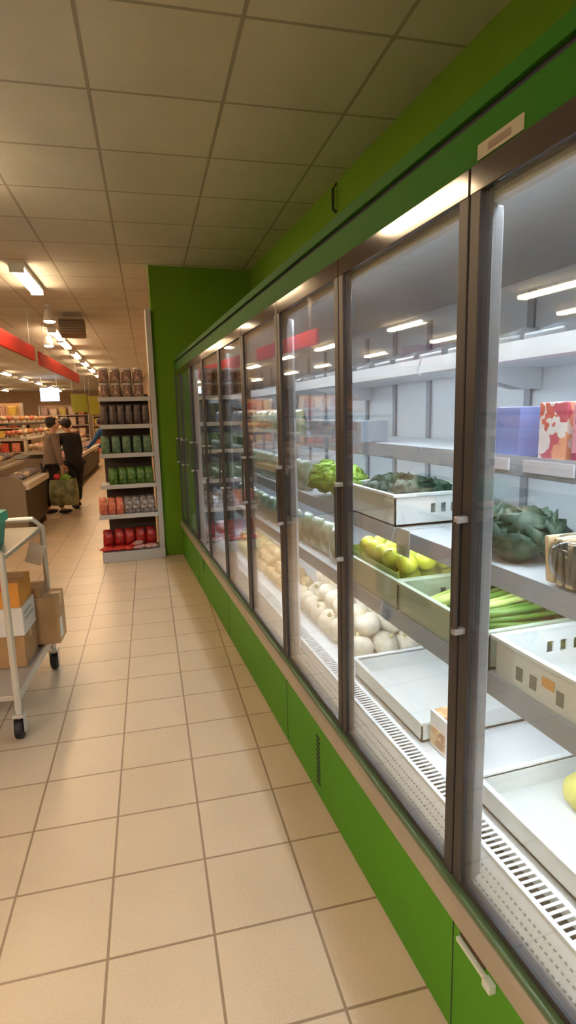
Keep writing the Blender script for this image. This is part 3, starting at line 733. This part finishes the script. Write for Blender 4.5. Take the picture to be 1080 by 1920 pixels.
b = MB(); lbox(b, -hw, hw, -hl, hl, .965, .99, .006); b.build('upper_shelf', TR, tr)
for sy, zt in ((-1, 1.06), (1, 1.04)):
    y = sy * hl
    b = MB(); b.tube([tl(-hw, y, .13), tl(-hw, y, zt - .05), tl(-hw + .05, y, zt), tl(hw - .05, y, zt), tl(hw, y, zt - .05), tl(hw, y, .13)], .017, 10)
    b.build('end_frame', mat('trolley_tube', (206, 200, 190), .35, metal=.3), tr)
for sx in (-1, 1):
    for sy in (-1, 1):
        x, y = sx * hw, sy * hl
        b = MB().tube([tl(x, y, .20), tl(x, y, .115)], .014, 8); lbox(b, x - .028, x + .028, y - .03, y + .03, .125, .145, .004)
        lbox(b, x - .030, x - .024, y - .022, y + .022, .04, .13, .002); lbox(b, x + .024, x + .030, y - .022, y + .022, .04, .13, .002)
        ca = b.build('caster', TR, tr)
        MB().lathe(tl(x, y, .0575), [(.03, -.019), (.05, -.019), (.0555, -.013), (.0555, .013), (.05, .019), (.03, .019)], 20, 'x').build('wheel', BLACK, ca, smooth=False)
def on_trolley(x, y):
    v = Matrix.Rotation(TRA, 3, 'Z') @ Vector((x, y, 0)); return trw.x + v.x, trw.y + v.y
def tbox(name, x, y, z, sx, sy, sz, m, label, rz=0.0, cat='box', tape=None, extra=None):
    wx, wy = on_trolley(x, y); t = thing(name, label, cat, (wx, wy, z), TRA + rz)
    MB().box(wx - sx / 2, wx + sx / 2, wy - sy / 2, wy + sy / 2, z, z + sz, .005).build('box_body', m, t)
    if tape:
        MB().box(wx - sx / 2 - .001, wx + sx / 2 + .001, wy - .025, wy + .025, z + sz * .75, z + sz + .0015).build('tape', tape, t)
    if extra:
        for (nm, a0, a1, b0, b1, c0, c1_, mm) in extra: MB().box(wx + a0, wx + a1, wy + b0, wy + b1, z + c0, z + c1_).build(nm, mm, t)
    return t
ORG = mat('orange_card', (222, 148, 56), .6, noise=.12, nscale=8); TAPE = mat('packing_tape', (196, 160, 112), .3)
ORR = mat('orange_red_print', (206, 84, 30), .6); WCD = mat('white_card', (222, 216, 210), .6, noise=.06, nscale=8); PKK = mat('pink_print', (220, 90, 110), .6); GRYP = mat('grey_print', (176, 170, 166), .6)
tbox('cardboard_box', .115, .06, .247, .36, .27, .19, CARDB, 'brown cardboard box lowest in the near stack on the trolley', tape=TAPE)
tbox('cardboard_box', .12, .06, .438, .36, .27, .17, WCD, 'white carton with pink print in the middle of the trolley stack', extra=[('print', -.17, -.10, -.137, -.1345, .05, .09, PKK), ('print', .1805, .182, -.1, .1, .08, .1, GRYP), ('print', .1805, .182, -.1, .06, .12, .135, GRYP)])
tbox('cardboard_box', .115, .06, .609, .35, .27, .15, ORG, 'orange carton on top of the white carton on the trolley', tape=mat('orange_tape', (206, 130, 44), .4), extra=[('print', -.16, .06, -.137, -.1345, .01, .06, ORR), ('print', -.16, .10, -.137, -.1345, .10, .145, ORR)])
tbox('cardboard_box', .26, .31, .263, .34, .20, .31, CARDB2, 'brown cardboard box at the far end of the trolley with a white label', tape=TAPE, extra=[('label_sheet', .170, .172, -.08, -.01, .03, .16, WCD)])
tbox('cardboard_box', .20, .31, .574, .26, .18, .06, CARDB, 'flat brown carton lying on the far trolley box', rz=-.03)
# open flaps on the far box
# teal crate on the top shelf
TEAL = mat('teal_plastic', (58, 160, 136), .45); TEALD = mat('teal_plastic_lid', (78, 186, 158), .45)
wx, wy = on_trolley(.04, -.17)
t = thing('plastic_tub', 'teal plastic tub with lid on the upper shelf of the trolley', 'tub', (wx, wy, .991), TRA)
MB().prism([(wx - .19, .991), (wx + .19, .991), (wx + .21, 1.12), (wx - .21, 1.12)], wy - .14, wy + .14).build('tub_body', TEAL, t)
MB().box(wx - .225, wx + .225, wy - .155, wy + .155, 1.12, 1.18, .012).build('lid', TEALD, t)
wx, wy = on_trolley(.31, .40)
t = tag(MB().box(-.05, .05, -.004, .004, -.07, .07, .001, Matrix.Rotation(.35, 4, 'Y')).build('paper_sheet', mat('paper_white', (232, 228, 220), .7), loc=(0, 0, 0)), 'white paper sheet clipped to the far corner of the trolley', 'paper')
t.location = (wx - .02, wy - .06, .83); t.rotation_euler = (.15, 0, -.2)

# ------------------------------------------------------------------ produce stands
PB = mat('stand_panel', (142, 124, 104), .55, noise=.08, nscale=3); PD = mat('stand_dark', (70, 58, 38), .6); PL = mat('stand_lip', (204, 190, 172), .45); KICK = mat('stand_kick', (34, 26, 22), .7)
goods_cols = [((226, 170, 110), (196, 120, 66)), ((214, 90, 60), (160, 50, 36)), ((222, 196, 92), (190, 150, 50)), ((206, 170, 150), (150, 104, 90)), ((232, 208, 176), (200, 160, 120)), ((150, 150, 66), (104, 110, 40)), ((176, 160, 164), (120, 104, 108)), ((226, 150, 120), (190, 96, 70))]
GM = [mat('goods_%s' % n_, a, .45, rgb2=c_, nscale=20) for n_, (a, c_) in zip(['apricot', 'tomato', 'lemon', 'beet', 'cream', 'pear', 'grey', 'peach'], goods_cols)]
GN = ['apricot coloured', 'red', 'yellow', 'dull rose', 'cream coloured', 'olive green', 'grey', 'peach coloured']
def stand(origin, length, label, z_top=1.62, width=1.9):
    """island stand, its right face along local y; x grows to the right"""
    t = thing('produce_stand', label, 'market stand', origin, -TA); ox, oy, _ = origin
    MB().box(ox - width, ox - .05, oy + .03, oy + length, 0, .12).build('kick_plate', KICK, t)
    MB().box(ox - width, ox - .0, oy + .05, oy + length, .12, .72, .01).build('body', PD, t)
    prof = [(ox - width, .03), (ox + .01, .03), (ox + .01, .72), (ox - .03, .84), (ox - .12, .90), (ox - width, .92)]
    MB().prism(prof, oy, oy + .05).build('end_panel', PB, t)
    MB().box(ox - .35, ox + .05, oy + .05, oy + length, .72, .76, .01).build('lip_shelf', PL, t)
    MB().box(ox - .75, ox - .30, oy + .05, oy + length, .98, 1.02, .005).build('tier', PL, t)
    MB().box(ox - 1.2, ox - .62, oy + .05, oy + length, 1.28, 1.32, .005).build('tier', PL, t)
    MB().box(ox - width, ox - .95, oy + .05, oy + length, z_top - .05, z_top, .005).build('top_shelf', PD, t)
    m = MB()
    for i in range(3):
        y = oy + .1 + i * (length - .2) / 2; m.box(ox - 1.45, ox - 1.38, y - .03, y + .03, .7, z_top - .04)
    m.build('upright', PD, t)
    MB().box(ox - .04, ox + .06, oy + .05, oy + length, .70, .79, .004).build('front_rail', mat('stand_rail_white', (226, 216, 204), .35), t)
    return t
def pile_on(origin, length, x, z, n, size, where, seed, choice, name='produce'):
    ox, oy, _ = origin; rnd = random.Random(seed)
    pr = {}
    for i in range(n):
        k = choice[i % len(choice)]
        ly = .2 + i * (length - .3) / n
        wx = ox + (x) * math.cos(-TA) - ly * math.sin(-TA); wy = oy + x * math.sin(-TA) + ly * math.cos(-TA)
        lab = '%s pack %s, %s from front' % (GN[k], where, ORD[i] if i < 14 else 'farthest')
        if k not in pr:
            t = thing('produce_pack', lab, 'produce', (wx, wy, z), -TA, 'produce packs on the stands'); b = MB()
            for q in range(9): b.blob((wx + (q % 3 - 1) * size * .6, wy + (q // 3 - 1) * size * .6, z + .035 + size * .42 + rnd.uniform(0, .03)), size * .36, size * .36, size * .34, 2, .05, q)
            b.build('produce', GM[k], t, smooth=True)
            b = MB().box(wx - size, wx + size, wy - size, wy + size, z, z + .012, .003); b.box(wx - size, wx - size + .01, wy - size, wy + size, z, z + .06).box(wx + size - .01, wx + size, wy - size, wy + size, z, z + .06)
            b.build('tray', PL, t); pr[k] = t
        else:
            t = dup(pr[k], (wx, wy, z), label=lab)
S1 = (-1.18, 8.75, 0); S2 = (-.93, 12.6, 0)
stand(S1, 1.75, 'near produce stand with a grey-brown rounded end panel behind the trolley')
stand(S2, 9.0, 'long produce stand farther along the left of the aisle, beyond the people')
pile_on(S1, 1.75, -.16, .762, 6, .12, 'on the lowest tier of the near stand', 1, [6, 6, 4, 6], 'a')
pile_on(S1, 1.75, -.50, 1.022, 6, .12, 'on the second tier of the near stand', 2, [6, 3, 4, 6])
pile_on(S1, 1.75, -.90, 1.322, 6, .12, 'on the third tier of the near stand', 3, [2, 3, 7, 5])
pile_on(S1, 1.75, -1.3, 1.622, 6, .13, 'on the top of the near stand', 4, [0, 4, 4, 7])
pile_on(S2, 9.0, -.16, .762, 14, .15, 'on the lowest tier of the long stand', 5, [6, 3, 7, 6])
pile_on(S2, 9.0, -.50, 1.022, 14, .15, 'on the second tier of the long stand', 6, [4, 7, 3, 6])
pile_on(S2, 9.0, -.90, 1.322, 14, .15, 'on the third tier of the long stand', 7, [7, 4, 0, 3])
pile_on(S2, 9.0, -1.3, 1.622, 14, .15, 'on the top of the long stand', 8, [0, 4, 7, 4])
# stands left of the frame, seen only in the glass
S3 = (-3.6, 1.2, 0)
stand(S3, 7.0, 'produce stand left of the picture, mirrored in the glass doors')
pile_on(S3, 7.0, -.16, .762, 12, .15, 'on the lowest tier of the mirrored stand', 9, [6, 4, 3, 6])
pile_on(S3, 7.0, -.90, 1.322, 12, .15, 'on the third tier of the mirrored stand', 10, [4, 7, 0, 6])
# far shelf units across the hall
def far_unit(x0, x1, y, h, label, seed, nl=5):
    t = thing('shelf_unit', label, 'shelf unit', ((x0 + x1) / 2, y, 0)); rnd = random.Random(seed)
    MB().box(x0, x1, y + .25, y + .29, 0, h).build('back_panel', mat('far_unit_tan', (186, 148, 112), .7), t)
    MB().box(x0, x1, y - .2, y + .28, 0, .1).build('plinth', PL, t)
    for l in range(nl):
        z = .1 + l * (h - .1) / nl
        if l: MB().box(x0, x1, y - .2, y + .28, z - .03, z, .003).build('shelf', PL, t)
    for s in (x0, x1): MB().box(s - .02, s + .02, y - .2, y + .29, 0, h).build('side_panel', PL, t)
    gp = (h - .1) / nl; n = int((x1 - x0) / .34); pr = {}
    for l in range(nl):
        z = .1 + l * gp
        for i in range(n):
            k = rnd.choice([0, 0, 4, 7, 1, 3, 2, 4]); hh = gp * rnd.uniform(.6, .85)
            x = x0 + .18 + i * (x1 - x0 - .1) / n
            lab = '%s pack on the %s, %s level, %s from left' % (GN[k], label.split(' across')[0].split(' behind')[0], ORD[l], ORD[i])
            if k not in pr:
                b = MB().box(-.14, .14, -.1, .1, 0, gp * .72, .02).box(-.12, .12, -.13, -.1, .02, gp * .6, .008)
                o = b.build('grocery_pack', GM[k]); tag(o, lab, 'grocery', 'grocery packs on the far shelves'); pr[k] = o
            else: o = dup(pr[k], None, label=lab)
            o.location = (x, y - .02, z + .001); o.scale = (1, 1, hh / (gp * .72))
far_unit(-4.9, -2.9, 23.0, 2.3, 'left far shelf unit across the hall', 1)
far_unit(-2.75, -.75, 27.5, 2.3, 'middle far shelf unit across the hall', 2)
far_unit(-.55, 1.45, 26.5, 2.2, 'right far shelf unit behind the tall grey shelves', 3)
far_unit(-7.4, -5.2, 20.0, 2.3, 'leftmost far shelf unit across the hall', 4)

# ------------------------------------------------------------------ people
def skin(name, nodes, edges, m, parent, sub=2, root=0):
    """continuous limb surface grown over a skeleton: nodes are (x, y, z, radius[, radius2])"""
    off = worldloc(parent); me = bpy.data.meshes.new(name)
    me.from_pydata([Vector(q[:3]) for q in nodes], edges, []); o = bpy.data.objects.new(name, me); COL.objects.link(o)
    md = o.modifiers.new('skin', 'SKIN'); md.use_smooth_shade = True
    for i, v in enumerate(me.skin_vertices[0].data):
        q = nodes[i]; v.radius = (q[3], q[4] if len(q) > 4 else q[3]); v.use_root = (i == root)
    sm = o.modifiers.new('sub', 'SUBSURF'); sm.levels = sub; sm.render_levels = sub
    dg = bpy.context.evaluated_depsgraph_get(); ev = o.evaluated_get(dg)
    nm = bpy.data.meshes.new_from_object(ev); o.modifiers.clear(); o.data = nm; bpy.data.meshes.remove(me)
    nm.name = name
    for p_ in nm.polygons: p_.use_smooth = True
    nm.materials.clear(); nm.materials.append(m); o.parent = parent; return o
SKINM = mat('skin', (206, 156, 126), .5); 
def person(loc, rz, label, coat, trousers, hairm, H=1.72, lean=0.0, arm_l=(.0, .25), arm_r=(.0, .25), coat_len=.80, step=.1):
    """standing figure facing local +y; lean bends the trunk forward; arms: (sideways, forward) reach of the hand"""
    t = thing('person', label, 'person', (0, 0, 0))
    s = H / 1.72
    def lp(y, z):   # trunk point after leaning about the hips
        dz = z - .92; return (y + math.sin(lean) * dz, .92 + math.cos(lean) * dz)
    N, E = [], []
    def add(x, y, z, r, r2=None, par=None):
        N.append((x * s, y * s, z * s, r * s, (r2 or r) * s)); i = len(N) - 1
        if par is not None: E.append((par, i))
        return i
    pel = add(0, 0, .93, .125, .10)
    y, z = lp(0, 1.12); waist = add(0, y, z, .115, .09, pel)
    y, z = lp(0, 1.32); chest = add(0, y, z, .14, .10, waist)
    y, z = lp(-.005, 1.43); neck0 = add(0, y, z, .07, .065, chest)
    y, z = lp(.01, 1.50); neck = add(0, y, z, .052, .052, neck0)
    y, z = lp(.035, 1.56); jaw = add(0, y, z, .066, .075, neck)
    y, z = lp(.03, 1.63); head = add(0, y, z, .076, .092, jaw)
    y, z = lp(.02, 1.68); crown = add(0, y, z, .055, .065, head)
    y, z = lp(.135, 1.595); nose = add(0, y, z, .012, .012, head)
    for sx in (-1, 1):
        y, z = lp(.01, 1.60); add(sx * .088, y, z, .012, .02, head)
    joints = {}
    for sx, (ax, ay) in ((-1, arm_l), (1, arm_r)):
        y, z = lp(0, 1.395); sh = add(sx * .17, y, z, .058, .055, chest)
        ye, ze = y + ay * .35, z - .29; xe = sx * (.225 + ax * .4); el = add(xe, ye, ze, .042, .042, sh)
        yw, zw = ye + ay * .65, ze - .25 * math.cos(min(1.3, ay)); xw = sx * (.225 + ax); wr = add(xw, yw, zw, .027, .03, el)
        d = (Vector((xw, yw, zw)) - Vector((xe, ye, ze))).normalized()
        pm = Vector((xw, yw, zw)) + d * .055; palm = add(pm.x, pm.y, pm.z, .03, .022, wr)
        for f, ln in enumerate((.062, .07, .066, .05)):
            o_ = Vector((0, (f - 1.5) * .018, 0)); a_ = pm + d * .035 + o_; k1 = a_ + d * ln * .5 + Vector((-sx * .006, 0, 0)); k2 = a_ + d * ln + Vector((-sx * .022, 0, 0))
            i1 = add(*a_, .0095, None, palm); i2 = add(*k1, .0085, None, i1); add(*k2, .007, None, i2)
        th = pm - d * .01 + Vector((-sx * .012, .032, 0)); i1 = add(*th, .011, None, palm); add(*(th + d * .045 + Vector((-sx * .01, .012, 0))), .009, None, i1)
        joints[sx] = [Vector((sx * .17, y, z)), Vector((xe, ye, ze)), Vector((xw, yw, zw)), pm]
    legs = {}
    for sx in (-1, 1):
        fy = sx * step
        hp = add(sx * .09, 0, .86, .088, .085, pel); kn = add(sx * .095, fy * .45 + .02, .48, .058, .06, hp); cf = add(sx * .095, fy * .7 - .01, .30, .052, .055, kn); an = add(sx * .095, fy, .085, .036, .04, cf)
        add(sx * .1, fy + .12, .035, .036, .028, an); legs[sx] = fy
    skin('body', N, E, SKINM, t, 1, pel)
    # coat over trunk and arms
    N2, E2 = [], []
    def a2(x, y, z, r, r2, par=None):
        N2.append((x * s, y * s, z * s, r * s, r2 * s)); i = len(N2) - 1
        if par is not None: E2.append((par, i))
        return i
    y, z = lp(0, 1.15); w_ = a2(0, y, z, .165, .135)
    y, z = lp(0, 1.32); c_ = a2(0, y, z, .175, .135, w_)
    y, z = lp(-.005, 1.445); a2(0, y, z, .095, .085, c_)
    hh = a2(0, 0, .93, .175, .145, w_); a2(0, 0, coat_len, .18, .15, hh)
    for sx in (-1, 1):
        J = joints[sx]; p1 = a2(J[0].x * .98, J[0].y, J[0].z + .005, .075, .072, c_); p2 = a2(*J[1], .06, .06, p1); a2(*(J[1].lerp(J[2], .93)), .045, .045, p2)
    skin('coat', N2, E2, coat, t, 2, 0)
    N3, E3 = [(0, 0, .92 * s, .15 * s, .12 * s)], []
    for sx in (-1, 1):
        i0 = len(N3); fy = legs[sx]
        N3 += [(sx * .092 * s, 0, .84 * s, .105 * s), (sx * .097 * s, (fy * .45 + .015) * s, .48 * s, .078 * s), (sx * .097 * s, fy * s, .11 * s, .062 * s)]
        E3 += [(0, i0), (i0, i0 + 1), (i0 + 1, i0 + 2)]
    skin('trousers', N3, E3, trousers, t, 2, 0)
    for sx in (-1, 1):
        fy = legs[sx]; b = MB().blob((sx * .098 * s, (fy + .055) * s, .042 * s), .05 * s, .135 * s, .042 * s, 2)
        for v in b.bm.verts: v.co.z = max(v.co.z, .001)
        b.build('shoe', BLACK, t, smooth=True)
    y, z = lp(.0, 1.645)
    b = MB().blob((0, y * s - .012, z * s + .012), .098 * s, .108 * s, .105 * s, 3, .05, 3)
    yf, zf = lp(.115, 1.6)
    for v in b.bm.verts:
        if v.co.y > (y + .045) * s and v.co.z < (z + .045) * s: v.co.y = (y + .045) * s - .02
    b.build('hair', hairm, t, smooth=True)
    t.location = loc; t.rotation_euler = (0, 0, rz)
    return t, joints
HAIR = mat('dark_hair', (44, 30, 22), .6)
BEIG = mat('beige_coat', (138, 116, 100), .85, noise=.1, nscale=12); DARK = mat('black_coat', (28, 22, 24), .8); TRD = mat('dark_trousers', (38, 30, 28), .85); BLU = mat('blue_jacket', (36, 84, 140), .6); TRO = mat('brown_trousers', (70, 52, 40), .85)
pA, jA = person((-1.0, 10.98, 0), -1.2, 'person in a beige coat with dark hair carrying a green bag by the near stand', BEIG, TRD, HAIR, 1.70, .12, (.02, .22), (-.02, .06), .62)
pB, jB = person((-.64, 11.60, 0), .5, 'person in black clothes walking just right of the beige coated person', DARK, mat('black_trousers', (20, 16, 16), .85), HAIR, 1.70, .30, (.0, .3), (.0, .15), .72, .16)
pC, jC = person((.06, 17.0, 0), .9, 'person in a blue jacket bending over the stand behind the grey shelf unit', BLU, TRO, HAIR, 1.72, .45, (.0, .45), (.0, .4), .78)
# carrier bag held by the first person
hp_ = Matrix.Rotation(-1.2, 3, 'Z') @ jA[1][3]; hx, hy, hz = pA.location.x + hp_.x, pA.location.y + hp_.y, hp_.z
BAGM = mat('green_bag', (150, 146, 104), .5, rgb2=(88, 92, 52), nscale=7)
t = thing('carrier_bag', 'green patterned carrier bag hanging from the hand of the beige coated person', 'bag', (hx, hy - .02, hz - .62))
b = MB(); rings = []
for j, (v, wv, dv) in enumerate(((0, .20, .10), (.02, .23, .13), (.2, .25, .15), (.38, .235, .12), (.46, .22, .09))):
    rings.append([b.bm.verts.new((hx + wv * math.copysign(abs(math.cos(a)) ** .5, math.cos(a)), hy - .02 + dv * math.copysign(abs(math.sin(a)) ** .5, math.sin(a)), hz - .62 + v)) for a in [2 * PI * k / 16 for k in range(16)]])
for a, c in zip(rings, rings[1:]):
    for k in range(16): b.bm.faces.new((a[k], a[(k + 1) % 16], c[(k + 1) % 16], c[k]))
b.bm.faces.new(rings[0][::-1]); b.build('bag_body', BAGM, t, smooth=True)
for sy in (-.05, .02):
    MB().tube([(hx - .12, hy - .02 + sy, hz - .17), (hx - .07, hy + sy * .4, hz - .04), (hx, hy, hz + .0), (hx + .07, hy + sy * .4, hz - .04), (hx + .12, hy - .02 + sy, hz - .17)], .008, 8).build('bag_handle', BAGM, t)
leafy('lettuce', (hx + .02, hy - .03, hz - .17), .13, .09, .09, LTG, 'leafy greens sticking out of the green carrier bag', seed=21)
o = MB().lathe((0, 0, 0), [(.005, -.05), (.05, -.035), (.06, 0), (.045, .04), (.02, .05)], 14).build('pepper', mat('pepper_red', (206, 44, 62), .35), smooth=True)
o.location = (hx - .09, hy - .10, hz - .11); tag(o, 'red pepper on top of the greens in the carrier bag', 'vegetable')
